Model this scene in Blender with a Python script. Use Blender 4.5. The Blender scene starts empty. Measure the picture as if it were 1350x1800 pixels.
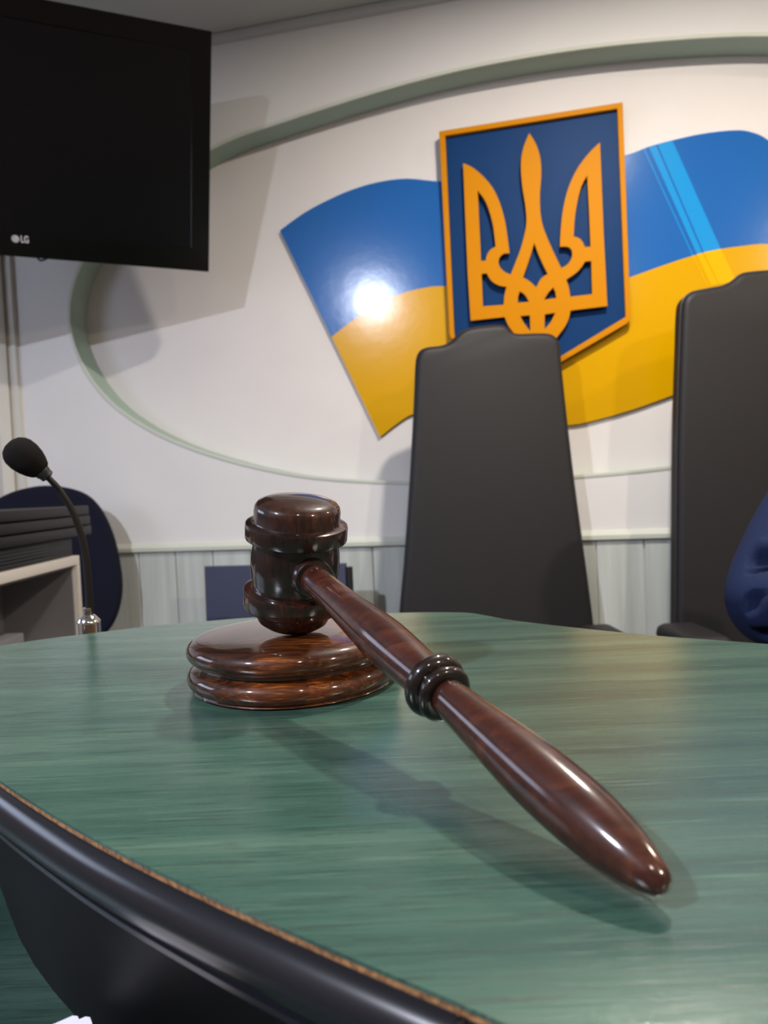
import bpy, bmesh, math, random
from mathutils import Vector, Matrix
from mathutils.geometry import tessellate_polygon
random.seed(4)
scn = bpy.context.scene
COL = scn.collection
V = Vector
# ------------------------------------------------------------------ camera
FPX = 1250.0                    # focal length for the 1350x1800 frame
TT = 0.90                       # height of the raised counter top
EYE = TT + 0.12
UP = V((-.045, 1, .0376)).normalized()
FW = V((0, 0, -1)); FW = (FW - UP * FW.dot(UP)).normalized()
RT = FW.cross(UP)
CAMROT = Matrix((RT, FW, UP))   # camera axes -> world axes
CAMPOS = V((0, 0, EYE))
cd = bpy.data.cameras.new('camera')
cam = bpy.data.objects.new('camera', cd); COL.objects.link(cam)
cam.matrix_world = Matrix.Translation(CAMPOS) @ CAMROT.to_4x4()
cd.sensor_fit = 'VERTICAL'; cd.sensor_height = 36; cd.lens = 36 * FPX / 1800
cd.clip_start = .01
cd.dof.use_dof = True; cd.dof.focus_distance = .42; cd.dof.aperture_fstop = 13
scn.camera = cam
# ------------------------------------------------------------------ view, world
scn.view_settings.view_transform = 'Standard'; scn.view_settings.look = 'None'
scn.view_settings.gamma = 1; scn.view_settings.use_curve_mapping = False
scn.view_settings.exposure = 0.08
w = bpy.data.worlds.new('world'); scn.world = w; w.use_nodes = True
w.node_tree.nodes['Background'].inputs[0].default_value = (.55, .7, 1, 1)
w.node_tree.nodes['Background'].inputs[1].default_value = .6
LAMP_Z = EYE + 1.70
LAMPS = [  # x, y, watts, colour
    (-1.584, -.832, 132, (.82, .86, 1.0)),
    (.62, 1.30, 50, (1.0, .92, .82)),
    (1.95, -1.10, 66, (1.0, .88, .74)),
    (.35, -1.20, 10, (1.0, .92, .84)),
    (2.35, 1.1, 24, (1.0, .86, .68)),
]
WINDOW_COL = (.62, .74, 1.0)
# back wall: runs 12 degrees off the camera's square
A12 = math.radians(12)
WD = V((math.cos(A12), -math.sin(A12), 0)); WN = V((-math.sin(A12), -math.cos(A12), 0))
def ray(x, y): return CAMROT @ V((x - 675, 900 - y, -FPX))
def on_plane(x, y, P, n):
    d = ray(x, y); return CAMPOS + d * ((P - CAMPOS).dot(n) / d.dot(n))
def at_z(x, y, Z): return on_plane(x, y, V((0, 0, Z)), V((0, 0, 1)))
def at_y(x, y, Y): return on_plane(x, y, V((0, Y, 0)), V((0, 1, 0)))
WP = at_y(700, 852, 2.6)        # a point of the back wall at eye height
NICHE = .11
CEIL = EYE + 1.704
def wall_pt(s, z, d=0): return V((WP.x, WP.y, 0)) + WD * s + WN * d + V((0, 0, z))
# ------------------------------------------------------------------ materials
def mat(name, base=(.5, .5, .5), rough=.5, metal=0, coat=0, coat_rough=.05, spec=.5, emit=None, estr=0):
    m = bpy.data.materials.new(name); m.use_nodes = True
    b = m.node_tree.nodes['Principled BSDF']
    b.inputs['Base Color'].default_value = (*base, 1)
    b.inputs['Roughness'].default_value = rough
    b.inputs['Metallic'].default_value = metal
    b.inputs['Coat Weight'].default_value = coat
    b.inputs['Coat Roughness'].default_value = coat_rough
    b.inputs['Specular IOR Level'].default_value = spec
    if emit:
        b.inputs['Emission Color'].default_value = (*emit, 1); b.inputs['Emission Strength'].default_value = estr
    return m
def nodes(m): return m.node_tree.nodes, m.node_tree.links, m.node_tree.nodes['Principled BSDF']
def coords(m, scale=(1, 1, 1), rot=(0, 0, 0), kind='Object'):
    n, l, b = nodes(m)
    tc = n.new('ShaderNodeTexCoord'); mp = n.new('ShaderNodeMapping')
    mp.inputs['Scale'].default_value = scale; mp.inputs['Rotation'].default_value = rot
    l.new(tc.outputs[kind], mp.inputs['Vector']); return mp.outputs['Vector']
def noise(m, vec, scale, detail=4, rough=.55, dist=0):
    n, l, b = nodes(m); t = n.new('ShaderNodeTexNoise')
    t.inputs['Scale'].default_value = scale; t.inputs['Detail'].default_value = detail
    t.inputs['Roughness'].default_value = rough; t.inputs['Distortion'].default_value = dist
    l.new(vec, t.inputs['Vector']); return t.outputs['Fac']
def ramp(m, fac, stops):
    n, l, b = nodes(m); r = n.new('ShaderNodeValToRGB')
    while len(r.color_ramp.elements) < len(stops): r.color_ramp.elements.new(.5)
    for e, (p, c) in zip(r.color_ramp.elements, stops):
        e.position = p; e.color = (*c, 1) if len(c) == 3 else c
    l.new(fac, r.inputs['Fac']); return r.outputs['Color']
def mix(m, fac, a, b_, mode='MIX'):
    n, l, b = nodes(m); x = n.new('ShaderNodeMix'); x.data_type = 'RGBA'; x.blend_type = mode
    if isinstance(fac, (int, float)): x.inputs['Factor'].default_value = fac
    else: l.new(fac, x.inputs['Factor'])
    for s, v in ((x.inputs[6], a), (x.inputs[7], b_)):
        if isinstance(v, tuple): s.default_value = (*v, 1)
        else: l.new(v, s)
    return x.outputs[2]
def bump(m, h, strength=.1, dist=.001):
    n, l, b = nodes(m); u = n.new('ShaderNodeBump')
    u.inputs['Strength'].default_value = strength; u.inputs['Distance'].default_value = dist
    l.new(h, u.inputs['Height']); l.new(u.outputs['Normal'], b.inputs['Normal'])
def col(m, c): m.node_tree.links.new(c, nodes(m)[2].inputs['Base Color'])

def plaster(name, c, s=60, st=.12):
    m = mat(name, c, .75); v = coords(m)
    f = noise(m, v, 3, 3); col(m, ramp(m, f, [(.3, tuple(x * .95 for x in c)), (.7, c)]))
    bump(m, noise(m, v, s, 5), st, .002); return m
M_wall = plaster('wall_paint', (.72, .705, .69))
M_wall_dark = plaster('bounce_dark_wall_paint', (.17, .14, .12))  # unseen room walls, colour darkened to cut bounce light and dim reflections
M_niche = plaster('niche_paint', (.74, .70, .68))
M_ceil = plaster('ceiling_paint', (.50, .50, .48), 30, .05)
M_green_trim = plaster('green_trim_paint', (.36, .46, .39), 80, .1)
M_bead = plaster('pale_green_bead', (.58, .61, .53), 80, .1)
M_cream = plaster('cream_trim', (.62, .60, .54), 80, .05)
M_floor = mat('floor_laminate', (.16, .13, .10), .4)
_v = coords(M_floor, (1, 8, 1)); col(M_floor, ramp(M_floor, noise(M_floor, _v, 4), [(.3, (.10, .08, .06)), (.7, (.20, .16, .12))]))
M_plank = mat('pale_plank', (.5, .55, .5), .5)
_v = coords(M_plank, (14, 14, .7)); _f = noise(M_plank, _v, 1.6, 5)
col(M_plank, ramp(M_plank, _f, [(.3, (.40, .43, .39)), (.5, (.48, .51, .48)), (.75, (.56, .59, .58))]))
M_rail = plaster('rail_paint', (.55, .57, .50), 80, .05)
# counter laminate: green stained oak, grain along x
def laminate(name, k=1.0):
    m = mat(name, (.1, .25, .2), .28, spec=.5)
    v = coords(m, (1.0, 22, 1), (0, 0, math.radians(3)))
    broad = noise(m, v, 2.2, 3, .5)
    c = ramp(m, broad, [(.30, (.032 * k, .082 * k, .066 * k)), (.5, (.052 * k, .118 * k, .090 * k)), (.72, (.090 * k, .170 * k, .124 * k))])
    v2 = coords(m, (4.5, 105, 1), (0, 0, math.radians(2.0)))
    fine = noise(m, v2, 7, 6, .75, .3)
    dark = ramp(m, fine, [(.36, (0, 0, 0)), (.50, (1, 1, 1))])
    c = mix(m, .45, c, mix(m, 1.0, c, dark, 'MULTIPLY'))
    lite = ramp(m, noise(m, v2, 4, 5, .7), [(.55, (0, 0, 0)), (.8, (1, 1, 1))])
    c = mix(m, lite, c, (.12 * k, .20 * k, .15 * k))
    col(m, c)
    n, l, b = nodes(m)
    rr = ramp(m, fine, [(.3, (.28, .28, .28)), (.6, (.15, .15, .15))]); l.new(rr, b.inputs['Roughness'])
    bump(m, fine, .22, .0003); b.inputs['Specular IOR Level'].default_value = 1.0
    return m
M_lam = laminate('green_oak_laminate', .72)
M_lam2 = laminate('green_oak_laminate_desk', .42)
M_chip = mat('chipboard', (.25, .12, .05), .8)
_v = coords(M_chip); col(M_chip, ramp(M_chip, noise(M_chip, _v, 500, 3), [(.35, (.10, .040, .015)), (.65, (.36, .18, .07))]))
bump(M_chip, noise(M_chip, _v, 600), .5, .0006)
M_blackedge = mat('black_edge_plastic', (.008, .008, .011), .24)
M_riser = mat('black_riser', (.009, .009, .010), .48, spec=.3)
# lacquered wood
def wood(name, dark, midc, lite, scale=(3, 40, 40), nz=1.5, big=9, coat=1.0, cr=.06, rot=(0, 0, 0), split=(.40, .60)):
    m = mat(name, midc, .42, coat=coat, coat_rough=cr, spec=.15)
    v = coords(m, scale, rot)
    g = noise(m, v, nz * 6, 6, .65, .8)
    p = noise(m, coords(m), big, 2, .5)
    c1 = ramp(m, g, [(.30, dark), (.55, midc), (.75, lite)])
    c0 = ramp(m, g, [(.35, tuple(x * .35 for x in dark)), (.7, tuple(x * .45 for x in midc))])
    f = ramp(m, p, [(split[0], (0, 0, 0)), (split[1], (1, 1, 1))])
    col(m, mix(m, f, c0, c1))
    bump(m, g, .10, .0006); return m
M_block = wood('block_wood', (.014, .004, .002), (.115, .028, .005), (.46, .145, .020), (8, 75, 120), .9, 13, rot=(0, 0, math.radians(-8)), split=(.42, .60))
M_head = wood('head_wood', (.008, .003, .002), (.040, .010, .004), (.12, .032, .010), (60, 60, 8), .9, 22, cr=.08, split=(.42, .62))
M_handle = wood('handle_wood', (.017, .004, .002), (.040, .009, .0045), (.085, .024, .009), (8, 60, 60), .5, 16, cr=.13, split=(.25, .50))
M_ring = wood('ring_wood', (.006, .002, .002), (.016, .005, .003), (.03, .01, .006), cr=.08)
# leather, cloth
def leather(name, c, r=.45, s=320):
    m = mat(name, c, r); v = coords(m)
    bump(m, noise(m, v, s, 4), .18, .0015); return m
M_leather = leather('chair_leather', (.0125, .0115, .013), .55)
M_leather.node_tree.nodes['Principled BSDF'].inputs['Specular IOR Level'].default_value = .35
M_seam = mat('chair_seam', (.012, .012, .014), .5)
M_blackpl = mat('black_plastic', (.015, .015, .017), .4)
M_navy_cloth = mat('navy_chair_cloth', (.005, .006, .016), .9, spec=.2)
bump(M_navy_cloth, noise(M_navy_cloth, coords(M_navy_cloth), 900, 2), .4, .001)
M_slate = mat('slate_cloth', (.050, .055, .095), .85, spec=.2)
bump(M_slate, noise(M_slate, coords(M_slate), 800, 2), .3, .001)
M_suit = mat('navy_suit_cloth', (.014, .022, .075), .9, spec=.15)
_v = coords(M_suit); col(M_suit, ramp(M_suit, noise(M_suit, _v, 400, 2), [(.3, (.006, .011, .036)), (.7, (.010, .018, .058))]))
M_skin = mat('skin', (.55, .33, .25), .5)
M_hair = mat('hair', (.05, .035, .025), .6)
M_shirt = mat('shirt_cloth', (.7, .7, .72), .8)
M_chrome = mat('chrome', (.75, .75, .76), .12, 1)
M_foam = mat('foam', (.010, .008, .008), .95, spec=.1)
bump(M_foam, noise(M_foam, coords(M_foam), 1400, 3), .6, .001)
M_rubber = mat('gooseneck_rubber', (.008, .006, .005), .5, spec=.3)
M_tvgloss = mat('tv_gloss_frame', (.003, .003, .003), .22, spec=.25)
M_screen = mat('tv_screen', (.003, .003, .004), .25, spec=.25)
M_logo = mat('logo_silver', (.62, .60, .66), .4)
M_logo_dark = mat('logo_dark', (.12, .11, .14), .4)
M_fblue = mat('flag_blue_vinyl', (.014, .118, .400), .17)
M_fyel = mat('flag_yellow_vinyl', (.64, .335, .0005), .17, spec=.35)
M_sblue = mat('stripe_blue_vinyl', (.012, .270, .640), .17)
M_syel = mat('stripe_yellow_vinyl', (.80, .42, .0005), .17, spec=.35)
for _m in (M_fblue, M_fyel): bump(_m, noise(_m, coords(_m), 22, 3), .10, .002)
M_eblue = mat('emblem_blue', (.0025, .036, .135), .5, spec=.1)
M_gold = mat('emblem_gold', (.57, .215, .0005), .5, spec=.08)
M_board = mat('flag_board_edge', (.45, .43, .40), .6)
M_prwhite = mat('printer_white', (.50, .47, .44), .5)
M_prblack = mat('printer_black', (.008, .0075, .008), .5, spec=.3)
M_prgrey = mat('printer_grey', (.15, .145, .16), .55)
M_paper = mat('paper', (.80, .76, .80), .8)
M_steel = mat('dark_steel', (.08, .08, .09), .4, .8)
M_lamp = mat('lamp_diffuser', (1, 1, 1), .5, emit=(1, .93, .82), estr=12)
M_white = mat('white_plastic', (.75, .75, .75), .4)
M_glass = mat('window_daylight', (1, 1, 1), .5, emit=WINDOW_COL, estr=4.6)
# ------------------------------------------------------------------ helpers
def link(name, bm, m, parent=None, smooth=True, recalc=True):
    if recalc: bmesh.ops.recalc_face_normals(bm, faces=bm.faces)
    me = bpy.data.meshes.new(name); bm.to_mesh(me); bm.free()
    for x in (m if isinstance(m, (list, tuple)) else [m]): me.materials.append(x)
    if smooth:
        for p in me.polygons: p.use_smooth = True
        me.set_sharp_from_angle(angle=math.radians(38))
    o = bpy.data.objects.new(name, me); COL.objects.link(o)
    if parent: o.parent = parent; o.matrix_parent_inverse = world_of(parent).inverted()
    return o
def world_of(o):
    mw = Matrix.LocRotScale(o.location, o.rotation_euler, o.scale)
    return (world_of(o.parent) @ o.matrix_parent_inverse @ mw) if o.parent else mw
def tag(o, label, cat=None, group=None):
    o['label'] = label
    if cat: o['category'] = cat
    if group: o['group'] = group
    return o
def thing(name, loc, label, cat, group=None):
    o = bpy.data.objects.new(name, None); COL.objects.link(o); o.location = loc; o.empty_display_size = .05
    return tag(o, label, cat, group)
def struct(o): o['kind'] = 'structure'; return o
def box(bm, lo, hi, M=None, bev=0, seg=2):
    vs = [V((x, y, z)) for x in (lo[0], hi[0]) for y in (lo[1], hi[1]) for z in (lo[2], hi[2])]
    if M is not None: vs = [M @ v for v in vs]
    b = [bm.verts.new(v) for v in vs]
    fs = [bm.faces.new([b[i] for i in q]) for q in ((0, 1, 3, 2), (4, 6, 7, 5), (0, 4, 5, 1), (2, 3, 7, 6), (0, 2, 6, 4), (1, 5, 7, 3))]
    if bev:
        es = list({e for f in fs for e in f.edges})
        bmesh.ops.bevel(bm, geom=es, offset=bev, segments=seg, affect='EDGES', profile=.5)
def frame_m(o, x, y, z):
    return Matrix(((x.x, y.x, z.x, o.x), (x.y, y.y, z.y, o.y), (x.z, y.z, z.z, o.z), (0, 0, 0, 1)))
WF = frame_m(V((WP.x, WP.y, 0)), WD, V((0, 0, 1)), WN)      # wall frame: (s, height, out of the wall)
def uv(Mx, p):
    q = Mx.inverted() @ p; return (q.x, q.y)
def on_frame(Mx, x, y, d=0):       # picture point -> 2D point in the frame's plane moved out by d
    n = Mx.col[2].to_3d(); o = Mx.col[3].to_3d()
    return uv(Mx, on_plane(x, y, o + n * d, n))
def prism(bm, loops, Mx, d0, d1, bev=0, seg=2, both=False):
    """2D loops (first outer, then holes) extruded from d0 (back) to d1 (front) along the frame's z"""
    F = [[bm.verts.new(Mx @ V((x, y, d1))) for x, y in L] for L in loops]
    B = [[bm.verts.new(Mx @ V((x, y, d0))) for x, y in L] for L in loops]
    if len(loops) == 1:
        ff = [bm.faces.new(F[0])]; fb = [bm.faces.new(B[0][::-1])]
    else:
        tri = tessellate_polygon([[V((x, y, 0)) for x, y in L] for L in loops])
        ff = []; fb = []
        aF = [v for L in F for v in L]; aB = [v for L in B for v in L]
        for t in tri:
            ff.append(bm.faces.new([aF[i] for i in t])); fb.append(bm.faces.new([aB[i] for i in t[::-1]]))
    rim = []
    for LF, LB in zip(F, B):
        n = len(LF)
        for i in range(n):
            bm.faces.new((LF[i], LB[i], LB[(i + 1) % n], LF[(i + 1) % n]))
            rim.append(bm.edges.get((LF[i], LF[(i + 1) % n])))
            if both: rim.append(bm.edges.get((LB[i], LB[(i + 1) % n])))
    if bev:
        bmesh.ops.recalc_face_normals(bm, faces=bm.faces)
        bmesh.ops.bevel(bm, geom=rim, offset=bev, segments=seg, affect='EDGES', profile=.5, clamp_overlap=True)
def smooth_loop(P, n=6, closed=True):
    out = []; N = len(P)
    rng = range(N) if closed else range(N - 1)
    for i in rng:
        g = (lambda k: P[k % N]) if closed else (lambda k: P[max(0, min(N - 1, k))])
        a, b, c, d = g(i - 1), g(i), g(i + 1), g(i + 2)
        for j in range(n):
            t = j / n
            out.append(tuple(.5 * ((2 * b[k]) + (-a[k] + c[k]) * t + (2 * a[k] - 5 * b[k] + 4 * c[k] - d[k]) * t * t + (-a[k] + 3 * b[k] - 3 * c[k] + d[k]) * t ** 3) for k in range(len(b))))
    if not closed: out.append(tuple(P[-1]))
    return out
def lathe(bm, prof, Mx=None, n=64, sx=1):
    """prof: (z, r) along the frame's z axis"""
    Mx = Mx or Matrix()
    rings = []
    for z, r in prof:
        if r < 1e-6: rings.append([bm.verts.new(Mx @ V((0, 0, z)))])
        else: rings.append([bm.verts.new(Mx @ V((r * math.cos(2 * math.pi * k / n), r * math.sin(2 * math.pi * k / n), z))) for k in range(n)])
    for a, b in zip(rings, rings[1:]):
        for k in range(n):
            q = [a[k % len(a)], a[(k + 1) % n % len(a)], b[(k + 1) % n % len(b)], b[k % len(b)]]
            q = [v for i, v in enumerate(q) if v not in q[:i]]
            if len(q) >= 3: bm.faces.new(q)
    if len(rings[0]) > 1: bm.faces.new(rings[0][::-1])
    if len(rings[-1]) > 1: bm.faces.new(rings[-1])
def axis_frame(o, z, hint=V((0, 0, 1))):
    z = z.normalized(); x = hint.cross(z)
    if x.length < 1e-4: x = V((1, 0, 0)).cross(z)
    x.normalize(); return frame_m(o, x, z.cross(x), z)
def tube(bm, pts, r, n=12, closed=False, cap=True):
    pts = [V(p) for p in pts]; N = len(pts); R = r if isinstance(r, (list, tuple)) else [r] * N
    rings = []; prev = None
    for i, p in enumerate(pts):
        a = pts[(i - 1) % N] if (closed or i > 0) else p; b = pts[(i + 1) % N] if (closed or i < N - 1) else p
        t = (b - a).normalized()
        x = (prev - t * prev.dot(t)).normalized() if prev else (V((0, 0, 1)).cross(t) if abs(t.z) < .95 else V((1, 0, 0)).cross(t)).normalized()
        prev = x; y = t.cross(x)
        rings.append([bm.verts.new(p + (x * math.cos(2 * math.pi * k / n) + y * math.sin(2 * math.pi * k / n)) * R[i]) for k in range(n)])
    m = N if closed else N - 1
    for i in range(m):
        a, b = rings[i], rings[(i + 1) % N]
        for k in range(n): bm.faces.new((a[k], a[(k + 1) % n], b[(k + 1) % n], b[k]))
    if cap and not closed: bm.faces.new(rings[0][::-1]); bm.faces.new(rings[-1])
def sweep(bm, path, prof, up=V((0, 0, 1)), closed=False):
    """sweep an open or closed 2D profile (side, up) along a path; side is to the right of travel"""
    N = len(path); rows = []
    for i, p in enumerate(path):
        p = V(p)
        a = V(path[(i - 1) % N]) if (closed or i > 0) else p; b = V(path[(i + 1) % N]) if (closed or i < N - 1) else p
        t = (b - a); t = t.normalized(); s = t.cross(up).normalized(); u = s.cross(t)
        rows.append([bm.verts.new(p + s * x + u * y) for x, y in prof])
    K = len(prof)
    for i in range(N if closed else N - 1):
        a, b = rows[i], rows[(i + 1) % N]
        for k in range(K): bm.faces.new((a[k], b[k], b[(k + 1) % K], a[(k + 1) % K]))
    if not closed: bm.faces.new(rows[0]); bm.faces.new(rows[-1][::-1])
I4 = Matrix()
# ------------------------------------------------------------------ room shell
S_L, S_R = -1.565, 2.75        # ends of the back wall along its own direction
cL = wall_pt(S_L, 0); cR = wall_pt(S_R, 0)
W2 = V((-3.0, 2.15, 0)); W3 = V((-3.0, -3.0, 0)); W4 = V((cR.x, -3.0, 0))
def wall_seg(name, a, b, m=M_wall, out=.12, z0=0, z1=CEIL):
    d = (b - a).normalized(); nrm = V((-d.y, d.x, 0))
    bm = bmesh.new(); L = (b - a).length
    box(bm, (0, 0, z0), (L, out, z1), frame_m(a, d, nrm, V((0, 0, 1))))
    return struct(link(name, bm, m, smooth=False))
# travelling so that the outside is on the left of travel: back wall from left to right
nic = [(-.66, 2.317), (-.366, 2.377), (.105, 2.442), (.464, 2.462), (.837, 2.453), (1.271, 2.405), (1.72, 2.29), (2.06, 2.12), (2.28, 1.92),
       (2.37, 1.70), (2.31, 1.51), (2.15, 1.35), (1.86, 1.20), (1.46, 1.10), (.959, 1.042), (.60, 1.022), (.25, 1.018), (.042, 1.026), (-.39, 1.076), (-.801, 1.196),
       (-1.085, 1.350), (-1.245, 1.530), (-1.306, 1.742), (-1.235, 1.955), (-1.02, 2.155)]
nloop = smooth_loop(nic, 6)
bm = bmesh.new()
prism(bm, [[(S_L - .02, 0), (S_R, 0), (S_R, CEIL), (S_L - .02, CEIL)], nloop], WF, -NICHE, 0)
for f in bm.faces:      # niche reveal takes the green paint
    c = WF.inverted() @ f.calc_center_median()
    nn = f.normal.copy(); f.normal_update()
    if abs(f.normal.dot(WN)) < .2 and S_L + .05 < c.x < S_R - .05 and .9 < c.y < 2.6 and len(f.verts) == 4: f.material_index = 1
struct(link('wall_back', bm, [M_wall, M_green_trim], smooth=False))
bm = bmesh.new(); prism(bm, [[(S_L - .02, 0), (S_R, 0), (S_R, CEIL), (S_L - .02, CEIL)]], WF, -NICHE - .1, -NICHE - .002)
struct(link('wall_niche', bm, M_niche, smooth=False))
bm = bmesh.new()        # pale bead around the niche
path = [wall_pt(s, z, 0) for s, z in nloop]
sweep(bm, path, [(-.010, 0), (-.010, .002), (-.002, .004), (.003, .003), (.003, -.004), (0, -.004)], up=WN, closed=True)
struct(link('trim_1', bm, M_bead))
wall_seg('wall_corner', W2, cL); wall_seg('wall_left', W3, W2, M_wall_dark); wall_seg('wall_front', W4, W3, M_wall_dark); wall_seg('wall_right', cR, W4, M_wall_dark)
fl = [(cL.x, cL.y), (W2.x, W2.y), (W3.x, W3.y), (W4.x, W4.y), (cR.x, cR.y)]
bm = bmesh.new(); prism(bm, [fl], I4, -.1, 0); struct(link('floor', bm, M_floor, smooth=False))
ctr = V((sum(p[0] for p in fl) / 5, sum(p[1] for p in fl) / 5))
bm = bmesh.new(); prism(bm, [[(ctr.x + (x - ctr.x) * 1.1, ctr.y + (y - ctr.y) * 1.1) for x, y in fl]], I4, CEIL, CEIL + .1); struct(link('ceiling', bm, M_ceil, smooth=False))
# crown moulding along the back wall
bm = bmesh.new(); prism(bm, [[(S_L, CEIL - .03), (S_R, CEIL - .03), (S_R, CEIL), (S_L, CEIL)]], WF, 0, .025, .008); struct(link('trim_2', bm, M_ceil))
# corner trim strips
bm = bmesh.new()
prism(bm, [[(S_L - .03, .0), (S_L + .018, .0), (S_L + .018, CEIL - .03), (S_L - .03, CEIL - .03)]], WF, 0, .02, .004)
struct(link('trim_3', bm, M_cream))
dcw = (cL - W2).normalized(); ncw = V((dcw.y, -dcw.x, 0))
CF = frame_m(cL, -dcw, V((0, 0, 1)), ncw)
bm = bmesh.new()
prism(bm, [[(.03, .0), (.075, .0), (.075, CEIL - .03), (.03, CEIL - .03)]], CF, 0, .022, .005)
prism(bm, [[(.09, .0), (.16, .0), (.16, CEIL - .03), (.09, CEIL - .03)]], CF, 0, .016, .004)
struct(link('trim_4', bm, M_cream))
# wainscot and chair rail
RZ = EYE + 0.697 - .92          # underside of the rail
bm = bmesh.new(); pw = .1585; s0 = onx = on_frame(WF, 310, 1020, .01)[0]
k = -30
while s0 + k * pw < S_R:
    a = max(s0 + k * pw + .002, S_L + .02); b = min(s0 + (k + 1) * pw - .002, S_R)
    if b - a > .01: prism(bm, [[(a, .09), (b, .09), (b, RZ + .01), (a, RZ + .01)]], WF, 0, .010, .002, 1)
    k += 1
struct(link('wainscot_planks', bm, M_plank))
bm = bmesh.new()
prof = [(0, RZ - .002), (0.018, RZ), (.022, RZ + .004), (.022, RZ + .018), (.014, RZ + .024), (.010, RZ + .030), (0, RZ + .034)]
a0 = [bm.verts.new(WF @ V((S_L + .02, z, d))) for d, z in prof]; a1 = [bm.verts.new(WF @ V((S_R, z, d))) for d, z in prof]
for i in range(len(prof)): bm.faces.new((a0[i], a1[i], a1[(i + 1) % 7], a0[(i + 1) % 7]))
bm.faces.new(a0[::-1]); bm.faces.new(a1); struct(link('chair_rail', bm, M_rail))
bm = bmesh.new(); prism(bm, [[(S_L + .02, 0), (S_R, 0), (S_R, .09), (S_L + .02, .09)]], WF, 0, .015, .004); struct(link('baseboard_back', bm, M_cream))
# ------------------------------------------------------------------ window in the left wall
wy0, wy1, wz0, wz1 = .40, 1.85, 1.58, 2.22
bm = bmesh.new()
for (a, b, c, d) in ((wy0 - .06, wy0, wz0 - .06, wz1 + .06), (wy1, wy1 + .06, wz0 - .06, wz1 + .06), (wy0, wy1, wz0 - .06, wz0), (wy0, wy1, wz1, wz1 + .06), (1.10, 1.14, wz0, wz1)):
    box(bm, (-3.0, a, c), (-2.95, b, d))
wf = struct(link('window_1', bm, M_white, smooth=False))
bm = bmesh.new(); box(bm, (-2.995, wy0, wz0), (-2.985, wy1, wz1)); pane = link('pane', bm, M_glass, wf, smooth=False)
def area(name, loc, direction, size, size_y, watts, colr, shape='RECTANGLE', parent=None, spread=math.pi):
    ld = bpy.data.lights.new(name, 'AREA'); ld.shape = shape; ld.size = size
    if shape in ('RECTANGLE', 'ELLIPSE'): ld.size_y = size_y
    ld.energy = watts; ld.color = colr; ld.spread = spread
    o = bpy.data.objects.new(name, ld); COL.objects.link(o); o.location = loc
    o.rotation_euler = V(direction).to_track_quat('-Z', 'Y').to_euler()
    if parent: o.parent = parent; o.matrix_parent_inverse = world_of(parent).inverted()
    return o
# ------------------------------------------------------------------ ceiling lamps
desc = ['left, behind the viewer', 'above the bench', 'right, behind the viewer', 'straight behind the viewer', 'near the right wall']
for i, (x, y, wt, c) in enumerate(LAMPS):
    t = thing('ceiling_lamp', (x, y, CEIL), 'round recessed ceiling downlight with white rim, ' + desc[i], 'lamp')
    bm = bmesh.new(); lathe(bm, [(0, .075), (-.006, .105), (-.010, .100), (-.012, .075), (-.004, .070)], Matrix.Translation((x, y, CEIL)), 40); link('rim', bm, M_white, t)
    bm = bmesh.new(); lathe(bm, [(-.006, .0), (-.006, .070), (-.003, .071)], Matrix.Translation((x, y, CEIL)), 40); link('diffuser', bm, M_lamp, t)
    area('lamp_light', (x, y, CEIL - .016), (0, 0, -1), .11, 0, wt, c, 'DISK', t)
# ------------------------------------------------------------------ flag panel
ND = -NICHE + .012                       # flag board stands 12 mm off the niche wall
def wl(pts, d): return [on_frame(WF, x, y, d) for x, y in pts]
flag = thing('flag_panel', WF @ V((.35, 1.3, -NICHE)), 'glossy waving blue over yellow flag panel on the niche wall behind the emblem', 'flag')
L_edge = [(492, 405), (583, 592), (668, 768)]
topE = [(492, 405), (535, 374), (580, 350), (620, 333), (665, 320), (715, 314), (775, 319), (850, 318), (930, 305), (1010, 288), (1098, 273), (1140, 258), (1180, 247), (1235, 235), (1290, 229), (1320, 232), (1350, 246), (1390, 285), (1440, 345), (1500, 395), (1560, 425)]
midE = [(583, 592), (620, 563), (660, 537), (700, 518), (740, 507), (785, 503), (880, 512), (960, 516), (1040, 508), (1108, 487), (1150, 472), (1200, 455), (1250, 441), (1300, 433), (1350, 429), (1400, 440), (1450, 470), (1510, 515), (1580, 550)]
botE = [(668, 768), (700, 743), (728, 727), (780, 715), (850, 722), (930, 742), (1002, 747), (1060, 735), (1115, 719), (1160, 703), (1192, 691), (1250, 668), (1310, 655), (1370, 655), (1430, 675), (1500, 710), (1600, 735)]
te = smooth_loop(topE, 4, False); mi = smooth_loop(midE, 4, False); be = smooth_loop(botE, 4, False)
bm = bmesh.new(); prism(bm, [wl(te + mi[::-1], ND)], WF, -NICHE - .002, ND); link('blue_field', bm, M_fblue, flag, smooth=False)
bm = bmesh.new(); prism(bm, [wl(mi + be[::-1], ND)], WF, -NICHE - .002, ND); link('yellow_field', bm, M_fyel, flag, smooth=False)
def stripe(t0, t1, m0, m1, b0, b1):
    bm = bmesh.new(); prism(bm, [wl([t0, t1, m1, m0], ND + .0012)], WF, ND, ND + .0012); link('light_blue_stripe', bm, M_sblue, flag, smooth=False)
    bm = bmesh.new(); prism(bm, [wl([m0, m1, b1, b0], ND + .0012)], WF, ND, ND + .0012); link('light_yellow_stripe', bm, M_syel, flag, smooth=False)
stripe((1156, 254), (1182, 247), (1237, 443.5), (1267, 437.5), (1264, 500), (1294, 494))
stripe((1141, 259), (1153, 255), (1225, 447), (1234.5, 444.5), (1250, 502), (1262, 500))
stripe((1131, 262), (1133, 261.4), (1217, 449.5), (1219, 449), (1243, 503), (1245, 503))
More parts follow.
